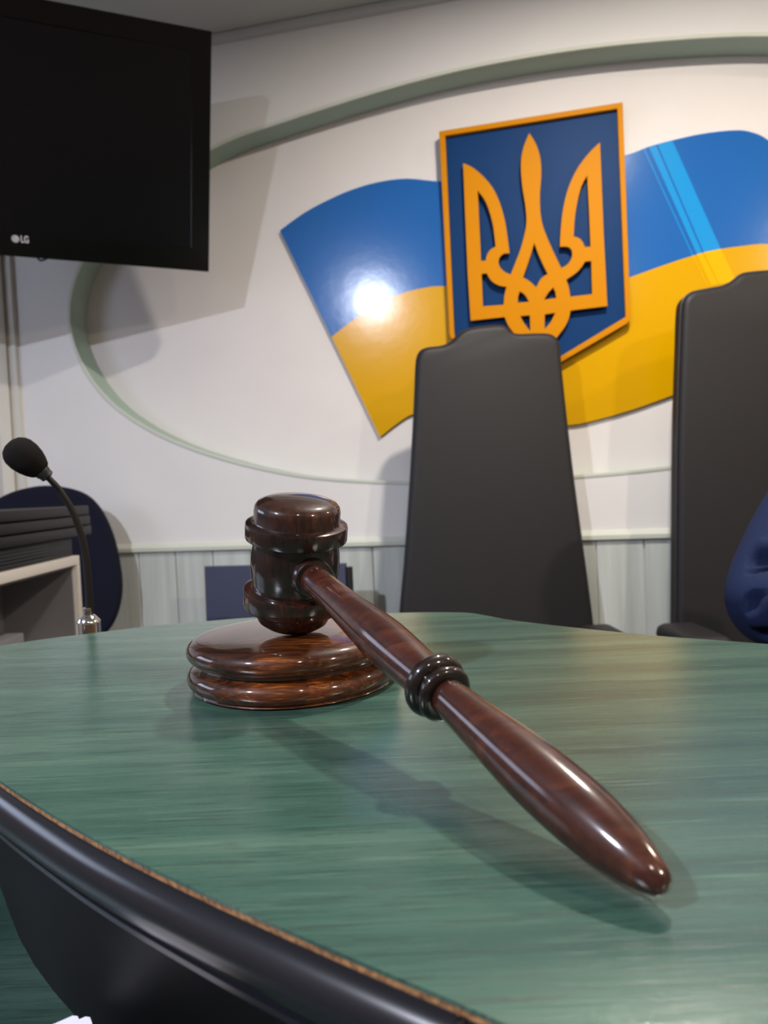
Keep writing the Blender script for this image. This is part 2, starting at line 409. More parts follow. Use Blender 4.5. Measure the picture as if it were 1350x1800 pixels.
# ------------------------------------------------------------------ emblem shield with trident
def zc(P): return [(740 + u / 3.375, 160 + v / 3.375) for u, v in P]
emb = thing('trident_emblem', WF @ V((.57, 1.45, -NICHE)), 'framed blue shield with raised golden trident hanging over the flag panel', 'emblem')
E0 = ND + .001; E1 = ND + .016; E2 = ND + .032; E3 = ND + .040
outer = zc([(107, 238), (1197, 65), (1243, 1335), (1240, 1358), (1226, 1378), (825, 1612), (712, 1682), (600, 1640), (192, 1476), (174, 1462), (168, 1440)])
inner = zc([(143, 265), (1165, 104), (1214, 1340), (822, 1578), (712, 1648), (610, 1606), (207, 1458), (197, 1448)])
bm = bmesh.new(); prism(bm, [wl(outer, E2)], WF, E0, E1); link('shield_plate', bm, M_eblue, emb, smooth=False)
bm = bmesh.new(); prism(bm, [wl(outer, E2), wl(inner, E2)], WF, E1, E2, .0015, 1); link('shield_frame', bm, M_gold, emb, smooth=False)
sm = lambda P, n=5: smooth_loop(P, n, False)
tri_out = (sm([(642, 250), (680, 310), (705, 385), (713, 460), (712, 520), (706, 600), (706, 680), (711, 740), (723, 800), (745, 860), (775, 930), (803, 990), (832, 1050)])
  + sm([(832, 1050), (862, 1034), (884, 1010), (897, 975), (892, 940), (866, 923), (824, 924)])
  + sm([(824, 924), (830, 810), (842, 710), (862, 615), (890, 535), (928, 460), (970, 400), (1018, 345), (1062, 305)])
  + [(1062, 305), (1074, 600), (1084, 850), (1106, 1275), (886, 1302)]
  + sm([(886, 1302), (878, 1345), (855, 1395), (822, 1440), (780, 1492), (735, 1540), (696, 1572)])
  + sm([(696, 1572), (645, 1535), (595, 1490), (550, 1435), (515, 1385), (497, 1340)])
  + [(497, 1340), (295, 1362), (278, 1090), (263, 750), (250, 428)]
  + sm([(250, 428), (300, 450), (350, 488), (400, 540), (440, 600), (475, 685), (500, 780), (515, 880), (526, 962)])
  + sm([(526, 962), (488, 966), (465, 990), (460, 1022), (474, 1052), (502, 1076), (532, 1088)])
  + sm([(532, 1088), (560, 1018), (590, 940), (612, 860), (625, 790), (624, 720), (615, 650), (601, 560), (593, 460), (597, 385), (614, 318), (642, 250)]))
def dedup(P):
    o = []
    for p in P:
        if not o or math.hypot(p[0] - o[-1][0], p[1] - o[-1][1]) > .8: o.append(p)
    if math.hypot(o[0][0] - o[-1][0], o[0][1] - o[-1][1]) < .8: o.pop()
    return o
holes = [
  sm([(336, 590), (375, 640), (405, 710), (428, 800), (443, 922)]) + sm([(443, 922), (412, 942), (392, 972), (384, 1006)]) + [(356, 1008), (346, 800)],
  [(359, 1084), (390, 1081)] + sm([(393, 1086), (412, 1118), (440, 1142), (475, 1156), (508, 1160)]) + sm([(508, 1160), (496, 1210), (490, 1268)]) + [(367, 1277)],
  sm([(986, 500), (952, 565), (927, 660), (912, 760), (906, 862)]) + sm([(906, 862), (938, 873), (960, 897), (971, 925)]) + [(1006, 924), (997, 700)],
  [(1010, 1007), (972, 1012)] + sm([(971, 1014), (952, 1044), (918, 1080), (862, 1118)]) + sm([(862, 1118), (877, 1165), (886, 1220)]) + [(1016, 1205)],
  sm([(672, 900), (692, 955), (720, 1020), (752, 1085)]) + sm([(752, 1085), (720, 1106), (700, 1132), (684, 1165)]) + sm([(684, 1165), (660, 1142), (635, 1122), (605, 1105)]) + sm([(605, 1105), (628, 1040), (650, 975), (672, 900)]),
  sm([(585, 1188), (616, 1208), (641, 1250)]) + [(573, 1256)] + sm([(573, 1256), (576, 1222), (585, 1188)]),
  sm([(785, 1165), (798, 1196), (802, 1228)]) + [(730, 1238)] + sm([(730, 1238), (752, 1200), (785, 1165)]),
  [(588, 1335), (646, 1330), (649, 1424)] + sm([(649, 1424), (616, 1384), (588, 1335)]),
  [(797, 1315), (734, 1325), (733, 1412)] + sm([(733, 1412), (770, 1370), (797, 1315)])]
bm = bmesh.new(); prism(bm, [wl(zc(dedup(tri_out)), E3)] + [wl(zc(dedup(h)), E3) for h in holes], WF, E1 + .010, E3)
# stand-off pegs behind the trident, hidden from the front
for (u, v) in ((290, 900), (1070, 900), (660, 600), (690, 1290)):
    s, z = wl(zc([(u, v)]), E3)[0]; prism(bm, [[(s - .008, z - .008), (s + .008, z - .008), (s + .008, z + .008), (s - .008, z + .008)]], WF, E1, E1 + .011)
link('trident', bm, M_gold, emb, smooth=False)
# ------------------------------------------------------------------ television
BR = at_y(367, 478, 2.58); TR = at_y(372, 55, 2.32)
tv_v = (TR - BR); TVH = tv_v.length; tv_v.normalize()
_e = V((math.cos(math.radians(19)), math.sin(math.radians(19)), 0)); tv_u = (_e - tv_v * _e.dot(tv_v)).normalized(); tv_n = tv_u.cross(tv_v)
TVW = 1.24
TF = frame_m(BR - tv_u * TVW, tv_u, tv_v, tv_n)    # origin bottom-left corner, z out of the screen
tv = thing('wall_television', TF @ V((TVW / 2, TVH / 2, -.06)), 'large black flat television tilted down from its wall bracket, upper left', 'television')
bz = .062; bb = .075
bm = bmesh.new(); prism(bm, [[(0, 0), (TVW, 0), (TVW, TVH), (0, TVH)], [(bz, bb), (TVW - bz, bb), (TVW - bz, TVH - bz), (bz, TVH - bz)]], TF, -.05, 0, .0012, 1); link('bezel', bm, M_tvgloss, tv)
bm = bmesh.new(); prism(bm, [[(bz - .01, bb - .01), (TVW - bz + .01, bb - .01), (TVW - bz + .01, TVH - bz + .01), (bz - .01, TVH - bz + .01)]], TF, -.045, -.004); link('screen', bm, M_screen, tv, smooth=False)
bm = bmesh.new(); prism(bm, [[(.06, .06), (TVW - .06, .06), (TVW - .06, TVH - .06), (.06, TVH - .06)]], TF, -.10, -.045, .02, 2); link('back_housing', bm, M_blackpl, tv)
bm = bmesh.new()
for xx in (TVW / 2 - .2, TVW / 2 + .16): prism(bm, [[(xx, .12), (xx + .04, .12), (xx + .04, TVH - .12), (xx, TVH - .12)]], TF, -.13, -.095)
bc = TF @ V((TVW / 2, TVH / 2, -.12)); wc = cL + (-dcw) * .62 + V((0, 0, bc.z))
tube(bm, [bc, bc.lerp(wc, .5) + V((.05, 0, 0)), wc], .022); prism(bm, [[(.5, bc.z - .12), (.74, bc.z - .12), (.74, bc.z + .12), (.5, bc.z + .12)]], CF, 0, .02)
link('wall_bracket', bm, M_steel, tv)
# brand mark on the lower bezel
lx, ly = on_frame(TF, 27, 420, 0); rx, _ = on_frame(TF, 50.5, 422.5, 0)
R0 = on_frame(TF, 34, 420.5, 0)[0] - lx
bm = bmesh.new(); lathe(bm, [(.0002, R0 * .98), (.0014, R0 * .96), (.0015, 0)], TF @ Matrix.Translation((lx, ly, 0)), 32); lg = link('logo_disc', bm, M_logo, tv)
bm = bmesh.new()
pts = [TF @ V((lx + math.cos(a) * R0 * .72, ly + math.sin(a) * R0 * .72, .0018)) for a in [math.radians(d) for d in range(80, 361, 20)]] + [TF @ V((lx + R0 * .25, ly, .0018))]
tube(bm, pts, R0 * .06, 6); tube(bm, [TF @ V((lx, ly + R0 * .4, .0018)), TF @ V((lx, ly - R0 * .35, .0018)), TF @ V((lx + R0 * .25, ly - R0 * .35, .0018))], R0 * .06, 6)
lathe(bm, [(.0014, R0 * .12), (.0022, R0 * .1)], TF @ Matrix.Translation((lx - R0 * .3, ly + R0 * .3, 0)), 10)
link('logo_face', bm, M_logo_dark, lg)
fc = bpy.data.curves.new('logo_text', 'FONT'); fc.body = 'LG'; fc.size = R0 * 2.55; fc.extrude = .0006; fc.offset = R0 * .05; fc.align_x = 'LEFT'; fc.align_y = 'CENTER'
tmp = bpy.data.objects.new('tmp', fc); COL.objects.link(tmp); bpy.context.view_layer.update()
me = bpy.data.meshes.new_from_object(tmp.evaluated_get(bpy.context.evaluated_depsgraph_get())); bpy.data.objects.remove(tmp)
sxx = (rx - lx - R0 * 1.3) / max(1e-6, max(v.co.x for v in me.vertices))
me.transform(TF @ Matrix.Translation((lx + R0 * 1.3, ly, .001)) @ Matrix.Diagonal((sxx, 1, 1, 1))); me.materials.clear(); me.materials.append(M_logo)
o = bpy.data.objects.new('brand_letters', me); COL.objects.link(o); o.parent = tv; o.matrix_parent_inverse = world_of(tv).inverted()
# sagging cable loop under the television
c0 = TF @ V((on_frame(TF, 61, 446)[0], .03, -.06)); c1 = TF @ V((on_frame(TF, 84, 446)[0], .03, -.06)); cm = (c0 + c1) / 2
cb = at_y(72, 458, cm.y); bm = bmesh.new()
tube(bm, [V(p) for p in smooth_loop([tuple(c0), tuple(c0.lerp(V((c0.x, cb.y, cb.z)), .7)), tuple(cb), tuple(c1.lerp(V((c1.x, cb.y, cb.z)), .7)), tuple(c1)], 6, False)], .0035, 8); link('cable', bm, M_blackpl, tv)
# ------------------------------------------------------------------ desk
desk = thing('judge_desk', (0, .45, 0), 'green wood-grain desk with raised counter and black rounded edge carrying the gavel', 'desk')
nearP = [(-.455, .545)] + []
near_px = [(0, 1372), (100, 1436), (200, 1492), (350, 1565), (500, 1632), (650, 1697), (800, 1760), (890, 1800)]
far_px = [(1350, 1132), (1150, 1117), (1000, 1102), (900, 1090), (850, 1081), (820, 1077), (760, 1076), (700, 1077), (560, 1081), (450, 1085), (360, 1092), (260, 1101), (170, 1112), (80, 1123), (0, 1135)]
near = [at_z(x, y, TT) for x, y in near_px]; far = [at_z(x, y, TT) for x, y in far_px]
near2 = [(p.x, p.y) for p in near] + [(.12, .083), (.22, .018), (.36, -.055), (.54, -.125), (.74, -.17)]
far2 = [(1.02, .02), (.86, .12), (.66, .235), (.46, .345)] + [(p.x, p.y) for p in far]
tip = [(-.40, .566), (-.432, .545), (-.436, .520), (-.405, .490), (-.350, .455), (-.285, .408), (-.228, .358)]
nearc = smooth_loop([tip[-2], tip[-1]] + near2, 6, False)
outline = smooth_loop(tip + near2, 6, False) + smooth_loop(far2, 6, False)
def offset(P, d, closed=True):
    out = []; N = len(P)
    for i in range(N):
        a = P[(i - 1) % N] if (closed or i) else P[i]; b = P[(i + 1) % N] if (closed or i < N - 1) else P[i]
        tx, ty = b[0] - a[0], b[1] - a[1]; L = math.hypot(tx, ty) or 1
        out.append((P[i][0] + ty / L * d, P[i][1] - tx / L * d))
    return out
bm = bmesh.new(); prism(bm, [outline], I4, TT - .0012, TT); ct = link('counter_top', bm, M_lam, desk, smooth=False)
bm = bmesh.new(); prism(bm, [offset(outline, -.0002)], I4, TT - .018, TT - .0012); link('chipboard_core', bm, M_chip, ct, smooth=False)
# rounded black edge moulding along the near edge, from the tip round to the right
edge_path = smooth_loop([far2[-1]] + tip + near2, 6, False)
edge_path = [(x, y, TT - .0121) for x, y in edge_path]
prof = [(-.006, .0095)]
for a in range(78, -79, -12): prof.append((math.cos(math.radians(a)) * .0085 - .002, math.sin(math.radians(a)) * .0093))
prof += [(-.004, -.0125), (-.0005, -.0135), (-.0005, -.0155), (-.012, -.0155)]
# outer side of the edge is on the right of travel from the far side round the tip to the near side
bm = bmesh.new(); sweep(bm, edge_path, [(x, y) for x, y in prof]); em = link('edge_moulding', bm, M_blackedge, desk)
# riser: curved black panel from the moulding down to the desktop
DZ = TT - .11
rpx = [(0, 1545), (15, 1600), (40, 1662), (78, 1722), (115, 1765), (150, 1797)]
rl = [at_z(x, y, DZ) for x, y in rpx]
print('RISER', [tuple(round(c, 3) for c in p) for p in rl], 'NEAR', [(round(p.x, 3), round(p.y, 3)) for p in near])
rise = smooth_loop([(-.37, .56), (-.33, .50)] + [(p.x, p.y) for p in rl] + [(.02, .205), (.12, .135), (.25, .065), (.40, .01), (.58, -.06), (.76, -.10)], 6, False)
top = offset(edge_path and [(x, y) for x, y, z in edge_path], -.006, False)
bm = bmesh.new()
rt = []
for i, (x, y) in enumerate(rise):
    j = min(range(len(top)), key=lambda k: (top[k][0] - x) ** 2 + (top[k][1] - y) ** 2); rt.append(j)
N = 48
def resample(P, n):
    L = [0]
    for a, b in zip(P, P[1:]): L.append(L[-1] + math.hypot(b[0] - a[0], b[1] - a[1]))
    out = []; j = 0
    for i in range(n):
        t = L[-1] * i / (n - 1)
        while j < len(L) - 2 and L[j + 1] < t: j += 1
        u = (t - L[j]) / max(1e-9, L[j + 1] - L[j]); out.append((P[j][0] + (P[j + 1][0] - P[j][0]) * u, P[j][1] + (P[j + 1][1] - P[j][1]) * u))
    return out
bp = resample(rise, N); tfine = resample(top, 600)
tp = [min(tfine, key=lambda q: (q[0] - x) ** 2 + (q[1] - y) ** 2) for x, y in bp]
rows = []
for i in range(N):
    rows.append([bm.verts.new((tp[i][0] + (bp[i][0] - tp[i][0]) * (k / 6) ** .8, tp[i][1] + (bp[i][1] - tp[i][1]) * (k / 6) ** .8, TT - .024 + (DZ - TT + .024) * k / 6)) for k in range(7)])
for a, b in zip(rows, rows[1:]):
    for k in range(6): bm.faces.new((a[k], a[k + 1], b[k + 1], b[k]))
sol = bmesh.ops.solidify(bm, geom=bm.faces[:], thickness=.004)
link('riser_panel', bm, M_riser, desk)
bm = bmesh.new()
low = smooth_loop([(-.85, .62), (-.80, .30), (-.62, .05), (-.42, -.12), (-.15, -.26), (.2, -.36), (.7, -.42), (1.15, -.35), (1.25, -.05), (1.1, .42), (.80, .60), (.55, .68), (.35, .76), (.15, .84), (-.10, .87), (-.35, .83), (-.60, .76)], 5)
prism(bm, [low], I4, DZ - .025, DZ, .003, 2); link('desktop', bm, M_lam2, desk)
bm = bmesh.new(); prism(bm, [offset([(x, y) for x, y in bp] + [(1.0, .0), (.6, .25), (.3, .45), (.1, .6), (-.1, .62), (-.3, .58)], 0)], I4, DZ, DZ + .004); link('inner_floor', bm, M_riser, desk, smooth=False)
for (x, y, sx, sy) in ((-.62, .45, .03, .25), (.95, .1, .03, .3)):
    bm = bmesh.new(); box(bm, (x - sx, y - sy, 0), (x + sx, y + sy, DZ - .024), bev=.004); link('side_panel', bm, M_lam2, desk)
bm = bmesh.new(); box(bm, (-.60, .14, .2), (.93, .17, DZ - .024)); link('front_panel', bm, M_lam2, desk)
# ------------------------------------------------------------------ gavel and sounding block
BC = V((-.0605, .4450, TT))
bm = bmesh.new()
R_ = .0680
bp_ = [(0, .0), (0, .061), (.0012, .0630)]
for a in range(-60, 76, 15): bp_.append((.0080 + .0066 * math.sin(math.radians(a)), .0582 + .0078 * math.cos(math.radians(a))))
bp_ += [(.0155, .0590), (.0168, .0590)]
for a in range(-60, 91, 12): bp_.append((.0238 + .0074 * math.sin(math.radians(a)), .0555 + .0102 * math.cos(math.radians(a))))
bp_ += [(.0322, .048), (.0328, .034), (.0331, .018), (.0332, 0)]
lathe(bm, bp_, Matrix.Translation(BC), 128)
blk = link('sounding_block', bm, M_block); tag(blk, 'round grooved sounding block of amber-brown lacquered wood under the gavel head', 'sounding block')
BT = TT + .0332
TAIL = at_z(1130, 1525, TT + .0098); 
hd = at_y(519, 990, .428)
ax = (TAIL - hd).normalized()              # handle direction
hx = (V((0, 0, 1)) - ax * ax.z).normalized()      # head axis
hp = [(-.0445, 0), (-.0440, .010), (-.0420, .0172), (-.0385, .0214), (-.0345, .0230), (-.0300, .0236), (-.0296, .0240), (-.0292, .0292), (-.0285, .0301), (-.0275, .0304), (-.0182, .0304), (-.0172, .0301), (-.0166, .0292), (-.0164, .0252), (-.0150, .0250),
      (-.008, .0263), (0, .0268), (.008, .0264), (.0150, .0252), (.0164, .0250), (.0166, .0292), (.0172, .0301), (.0182, .0304), (.0258, .0304), (.0270, .0301), (.0276, .0292), (.0278, .0258), (.0285, .0254), (.0355, .0256), (.0385, .0250), (.0408, .0232), (.0425, .0195), (.0438, .013), (.0445, .006), (.0447, 0)]
HK = .90
for _ in range(3):
    HM = axis_frame(hd, hx, ax)
    hps = [(z * HK, r) for z, r in hp]
    low_z = min((HM @ V((r * math.cos(t / 90 * 6.28319), r * math.sin(t / 90 * 6.28319), z))).z for z, r in hps for t in range(90))
    HK += (low_z - BT - .0001) / .040
hp = hps; sR = .6 * (TAIL - hd).length; GL = (TAIL - hd).length + .0085
print('HEADLOW', low_z - BT, HK, 'hd', hd, 'len', (TAIL - hd).length)
gav = thing('gavel', hd, 'dark lacquered wooden gavel, head upright on the block and handle slanting to the counter', 'gavel')
bm = bmesh.new(); lathe(bm, hp, HM, 96); link('head', bm, M_head, gav)
AM = axis_frame(hd, ax)
def hprof(P): return [(s, r) for s, r in P]
bm = bmesh.new(); lathe(bm, [(.0235, .0118), (.0290, .0118), (.0302, .0112), (.0306, .0098)], AM, 48); link('collar', bm, M_ring, gav)
neck = smooth_loop([(.026, .0086), (.034, .0086), (.050, .0084), (.075, .0092), (.100, .0106), (.118, .0112), (.138, .0104), (sR - .009, .0092), (sR - .003, .0088)], 5, False)
bm = bmesh.new(); lathe(bm, hprof(neck), AM, 48); link('handle_neck', bm, M_handle, gav)
rp = []
for a in range(-80, 81, 16): rp.append((sR - .0022 + .0042 * math.sin(math.radians(a)), .0096 + .0043 * math.cos(math.radians(a))))
rp += [(sR + .0024, .0108)]
for a in range(-50, 81, 16): rp.append((sR + .0052 + .0028 * math.sin(math.radians(a)), .0086 + .0034 * math.cos(math.radians(a))))
bm = bmesh.new(); lathe(bm, [(rp[0][0], .008)] + rp + [(rp[-1][0], .007)], AM, 56); link('handle_ring', bm, M_ring, gav)
grip = smooth_loop([(sR + .004, .0078), (sR + .010, .0078), (sR + .020, .0084), (sR + .036, .0096), (sR + .052, .0107), (sR + .066, .0112), (GL - .033, .0108), (GL - .022, .0096), (GL - .012, .0076), (GL - .0055, .0055)], 5, False) + [(GL - .002, .0040), (GL - .0005, .0024), (GL, 0)]
bm = bmesh.new(); lathe(bm, hprof(grip), AM, 48); link('handle_grip', bm, M_handle, gav)
gl = min((AM @ V((r * math.cos(t / 50 * 6.283), r * math.sin(t / 50 * 6.283), s))).z for s, r in grip for t in range(50)) - TT
print('GRIPLOW', gl)
# ------------------------------------------------------------------ microphone
mb = at_y(157, 1112, .70)
mic = thing('gooseneck_microphone', (mb.x, mb.y, DZ), 'black gooseneck microphone with chrome base beyond the left end of the counter', 'microphone')
k_ = .70 / 1250
bm = bmesh.new(); lathe(bm, [(0, .045), (.008, .045), (.012, .040), (.014, .016)], Matrix.Translation((mb.x, mb.y, DZ)), 40); link('base', bm, M_blackpl, mic)
zt = mb.z
bm = bmesh.new(); lathe(bm, [(DZ + .013 - zt, .0112), (0.010, .0112), (.012, .0108), (.0175, .0060), (.018, .0050), (.0245, .0050), (.025, .0046), (.025, 0)], Matrix.Translation((mb.x, mb.y, zt)), 40); link('chrome_socket', bm, M_chrome, mic)
gp = [(157, 1082), (157, 1050), (154, 1010), (148, 962), (138, 925), (124, 892), (105, 862), (90, 845), (77, 832)]
Yg = [.70, .70, .699, .697, .694, .690, .685, .681, .678]
pts = [at_y(x, y, Y) for (x, y), Y in zip(gp, Yg)]
P3 = [V(p) for p in smooth_loop([tuple(p) for p in pts], 8, False)]
bm = bmesh.new(); tube(bm, P3, [.0040 - .0012 * i / len(P3) for i in range(len(P3))], 14); link('gooseneck', bm, M_rubber, mic)
h0 = at_y(77, 832, .678); h1 = at_y(22, 785, .668)
hdv = (h1 - h0); hl = hdv.length; HF = axis_frame(h0, hdv)
bm = bmesh.new(); lathe(bm, [(-.006, .0035), (-.005, .0062), (-.001, .0066), (0, .0072), (.006, .0078), (.008, .0075)], HF, 32); link('capsule_collar', bm, M_blackpl, mic)
q = hl / .04
bm = bmesh.new(); lathe(bm, [(.002, .0072), (.004, .0098), (.010 * q, .0125), (.017 * q, .0148), (.025 * q, .0160), (.033 * q, .0156), (.038 * q, .0138), (.0425 * q, .0102), (.045 * q, .005), (.0455 * q, 0)], HF, 40); link('foam_cover', bm, M_foam, mic)
# ------------------------------------------------------------------ executive chairs
def exec_chair(px_outline, Y, yaw, tilt, label, arm_z, arm_x, arm_spread, thick=.075):
    yw = math.radians(yaw); tl = math.radians(tilt)
    n0 = V((math.sin(yw), -math.cos(yw), 0)); u = V((math.cos(yw), math.sin(yw), 0))
    v = (V((0, 0, 1)) * math.cos(tl) - n0 * math.sin(tl)).normalized(); n = u.cross(v)
    P = at_y(px_outline[len(px_outline) // 2][0], 900, Y)
    Mx = frame_m(V((P.x, P.y, P.z)), u, v, n)
    loc = [on_frame(Mx, x, y) for x, y in px_outline]
    cx = (loc[0][0] + loc[-1][0]) / 2; base = Mx @ V((cx, loc[0][1], -.04))
    t = thing('executive_chair', (base.x, base.y, 0), label, 'chair', 'tall black leather chairs behind the bench')
    loop = smooth_loop(loc, 4, False)
    bm = bmesh.new(); prism(bm, [loop], Mx, -thick, 0, .020, 5, both=True)
    br = link('backrest', bm, M_leather, t)
    bm = bmesh.new()
    ins = [(x, y) for x, y in loop]
    cyy = sum(p[1] for p in ins) / len(ins); cxx = sum(p[0] for p in ins) / len(ins)
    tube(bm, [Mx @ V((cxx + (x - cxx) * 1.0, y, -.022)) for x, y in ins], .0028, 6); link('seam', bm, M_seam, br)
    # seat, arms, column and base (in a frame at the chair's foot)
    Fm = frame_m(V((base.x, base.y, 0)), u, V((-u.y, u.x, 0)) * 1.0, V((0, 0, 1)))   # y points away from the desk
    sz = arm_z - .20
    bm = bmesh.new(); box(bm, (-.27, -.52, sz - .10), (.27, .0, sz), Fm, .035, 4); link('seat', bm, M_leather, t)
    for sgn in (-1, 1):
        x = arm_x * sgn + 0
        bm = bmesh.new(); box(bm, (x - arm_spread, -.27, arm_z - .06), (x + arm_spread, -.03, arm_z), Fm, .028, 5); link('arm_pad', bm, M_leather, t)
        bm = bmesh.new(); tube(bm, [Fm @ V((x, -.08, arm_z - .04)), Fm @ V((x, -.06, sz - .05)), Fm @ V((x * .7, -.2, sz - .09))], .014); tube(bm, [Fm @ V((x, -.24, arm_z - .04)), Fm @ V((x, -.28, sz - .05)), Fm @ V((x * .7, -.3, sz - .09))], .014); link('arm_support', bm, M_blackpl, t)
    bm = bmesh.new(); lathe(bm, [(.10, .03), (.30, .03), (.301, .02), (sz - .09, .02)], Fm @ Matrix.Translation((0, -.26, 0)), 24); link('gas_column', bm, M_steel, t)
    for k in range(5):
        a = k * 2 * math.pi / 5 + .3; e = V((math.cos(a) * .30, -.26 + math.sin(a) * .30, .075))
        bm = bmesh.new(); tube(bm, [Fm @ V((0, -.26, .115)), Fm @ e], [.026, .016], 10); lg = link('base_leg', bm, M_blackpl, t)
        bm = bmesh.new(); lathe(bm, [(-.022, .02), (-.018, .028), (.018, .028), (.022, .02)], Fm @ Matrix.Translation((e.x, e.y, .028)) @ Matrix.Rotation(math.pi / 2, 4, 'Y'), 20)
        tube(bm, [Fm @ V((e.x, e.y, .05)), Fm @ e], .008, 8); link('caster', bm, M_blackpl, lg)
    return t, Mx
exec_chair([(692, 1270), (698, 1180), (704, 1080), (711, 1000), (717, 920), (723, 830), (728, 740), (731, 670), (733, 632), (739, 616), (752, 609), (776, 606), (793, 599), (806, 586), (822, 576), (850, 571), (880, 569), (893, 573), (901, 581), (914, 585), (945, 584), (968, 585), (980, 592), (986, 606), (990, 650), (999, 735), (1010, 830), (1022, 920), (1033, 1000), (1044, 1085), (1055, 1180), (1064, 1270)],
           2.33, 3, 4, 'tall black leather chair in front of the shield, centre of the wall', .540, .320, .060)
exec_chair([(1192, 1300), (1192, 1180), (1193, 1080), (1194, 950), (1195, 800), (1197, 700), (1200, 610), (1202, 550), (1206, 524), (1220, 511), (1245, 505), (1276, 499), (1292, 491), (1306, 480), (1324, 475), (1370, 472), (1415, 476), (1432, 485), (1450, 491), (1490, 492), (1518, 496), (1532, 512), (1540, 560), (1546, 700), (1556, 900), (1566, 1080), (1580, 1300)],
           2.18, 2, 2, 'tall black leather chair at the right edge, beside the navy-sleeved person', .566, .345, .065)
# ------------------------------------------------------------------ navy task chair at left
def up_frame(P, yaw, tilt):
    yw = math.radians(yaw); tl = math.radians(tilt); n0 = V((math.sin(yw), -math.cos(yw), 0)); u = V((math.cos(yw), math.sin(yw), 0))
    v = (V((0, 0, 1)) * math.cos(tl) - n0 * math.sin(tl)).normalized(); return frame_m(P, u, v, u.cross(v))
P = at_y(85, 960, 2.62); TFm = up_frame(P, 8, 3)
tc = thing('task_chair', (P.x, P.y + .05, 0), 'navy cloth office chair with rounded back behind the printer at far left', 'chair')
opx = [(60, 1160), (120, 1150), (165, 1130), (192, 1104), (207, 1070), (212, 1030), (207, 985), (196, 940), (178, 900), (155, 873), (125, 859), (85, 853), (45, 857), (5, 870), (-25, 892), (-42, 925), (-52, 970), (-56, 1020), (-52, 1070), (-35, 1115), (0, 1150)]
bm = bmesh.new(); prism(bm, [smooth_loop([on_frame(TFm, x, y) for x, y in opx], 4)], TFm, -.055, 0, .018, 4, both=True); link('backrest', bm, M_navy_cloth, tc)
G = frame_m(V((P.x, P.y + .03, 0)), TFm.col[0].to_3d(), V((-TFm.col[0][1], TFm.col[0][0], 0)), V((0, 0, 1)))
bm = bmesh.new(); prism(bm, [smooth_loop([(-.23, -.45), (.23, -.45), (.25, -.2), (.22, 0), (-.22, 0), (-.25, -.2)], 4)], G, .40, .47, .02, 3, both=True); link('seat', bm, M_navy_cloth, tc)
bm = bmesh.new(); tube(bm, [G @ V((0, .03, .75)), G @ V((0, .05, .5)), G @ V((0, -.05, .39))], .02); link('back_stem', bm, M_blackpl, tc)
bm = bmesh.new(); lathe(bm, [(.08, .028), (.40, .02)], G @ Matrix.Translation((0, -.22, 0)), 20); link('gas_column', bm, M_steel, tc)
for k in range(5):
    a = k * 2 * math.pi / 5 + .1; e = V((math.cos(a) * .28, -.22 + math.sin(a) * .28, .065))
    bm = bmesh.new(); tube(bm, [G @ V((0, -.22, .10)), G @ e], [.024, .015], 10); lg = link('base_leg', bm, M_blackpl, tc)
    bm = bmesh.new(); lathe(bm, [(-.02, .018), (-.016, .026), (.016, .026), (.02, .018)], G @ Matrix.Translation((e.x, e.y, .026)) @ Matrix.Rotation(math.pi / 2, 4, 'Y'), 18); tube(bm, [G @ V((e.x, e.y, .05)), G @ e], .008, 8); link('caster', bm, M_blackpl, lg)
# ------------------------------------------------------------------ printer on its stand: side face runs away from the camera
XF = -.75
PF = frame_m(V((XF, 0, 0)), V((0, 1, 0)), V((0, 0, 1)), V((1, 0, 0)))
def pf(x, y, d=0): return on_frame(PF, x, y, d)
yb, zb = pf(140, 976); y0 = 1.02
zw = zb                                    # top of the white body
zt_ = pf(155, 888)[1]; ye = pf(157, 900)[0]
print('PRINTER', yb, zb, zt_, ye, [tuple(round(c, 3) for c in pf(*p)) for p in ((0, 1015), (0, 890), (0, 1130), (136, 1000), (75, 1040), (75, 1110), (0, 1040), (0, 990), (158, 955), (137, 1110))])
pr = thing('office_printer', (XF - .25, (y0 + yb) / 2, .60), 'white office printer with black top section standing behind the left end of the counter', 'printer')
zbot = .60
ci = [(y0 + .10, zbot + .06), (yb - .018, zbot + .06), (yb - .018, zw - .022), (y0 + .10, zw - .022)]
bm = bmesh.new(); prism(bm, [[(y0, zbot), (yb, zbot), (yb, zw), (y0, zw)], ci], PF, -.20, 0, .003, 2); box(bm, (XF - .46, y0, zbot), (XF - .20, yb, zw)); link('body', bm, M_prwhite, pr)
bm = bmesh.new(); box(bm, (XF - .195, y0 + .10, zbot + .062), (XF - .185, yb - .018, zw - .022)); box(bm, (XF - .19, yb - .024, zbot + .062), (XF - .012, yb - .0185, zw - .0225)); box(bm, (XF - .19, y0 + .10, zw - .028), (XF - .012, yb - .0185, zw - .0225)); box(bm, (XF - .20, y0 + .3, zbot + .061), (XF - .06, yb - .17, zbot + .13), bev=.004); link('output_bay', bm, M_prgrey, pr)
bm = bmesh.new()
box(bm, (XF - .46, y0 - .02, zw + .001), (XF - .012, yb - .01, zw + .045), bev=.003)
h_ = (zt_ - zw - .045) / 3
for i in range(3): box(bm, (XF - .47, y0 - .03, zw + .047 + i * h_), (XF + .004 - .002 * i, ye, zw + .0445 + (i + 1) * h_), bev=.003)
link('scanner_section', bm, M_prblack, pr)
bm = bmesh.new()
for i in range(5): box(bm, (XF - .013, y0 + .1, zw + .008 + i * .007), (XF - .009, yb - .14, zw + .011 + i * .007))
link('vent_slats', bm, M_blackpl, pr)
st = thing('printer_stand', (XF - .25, (y0 + yb) / 2, 0), 'grey metal stand under the office printer', 'stand')
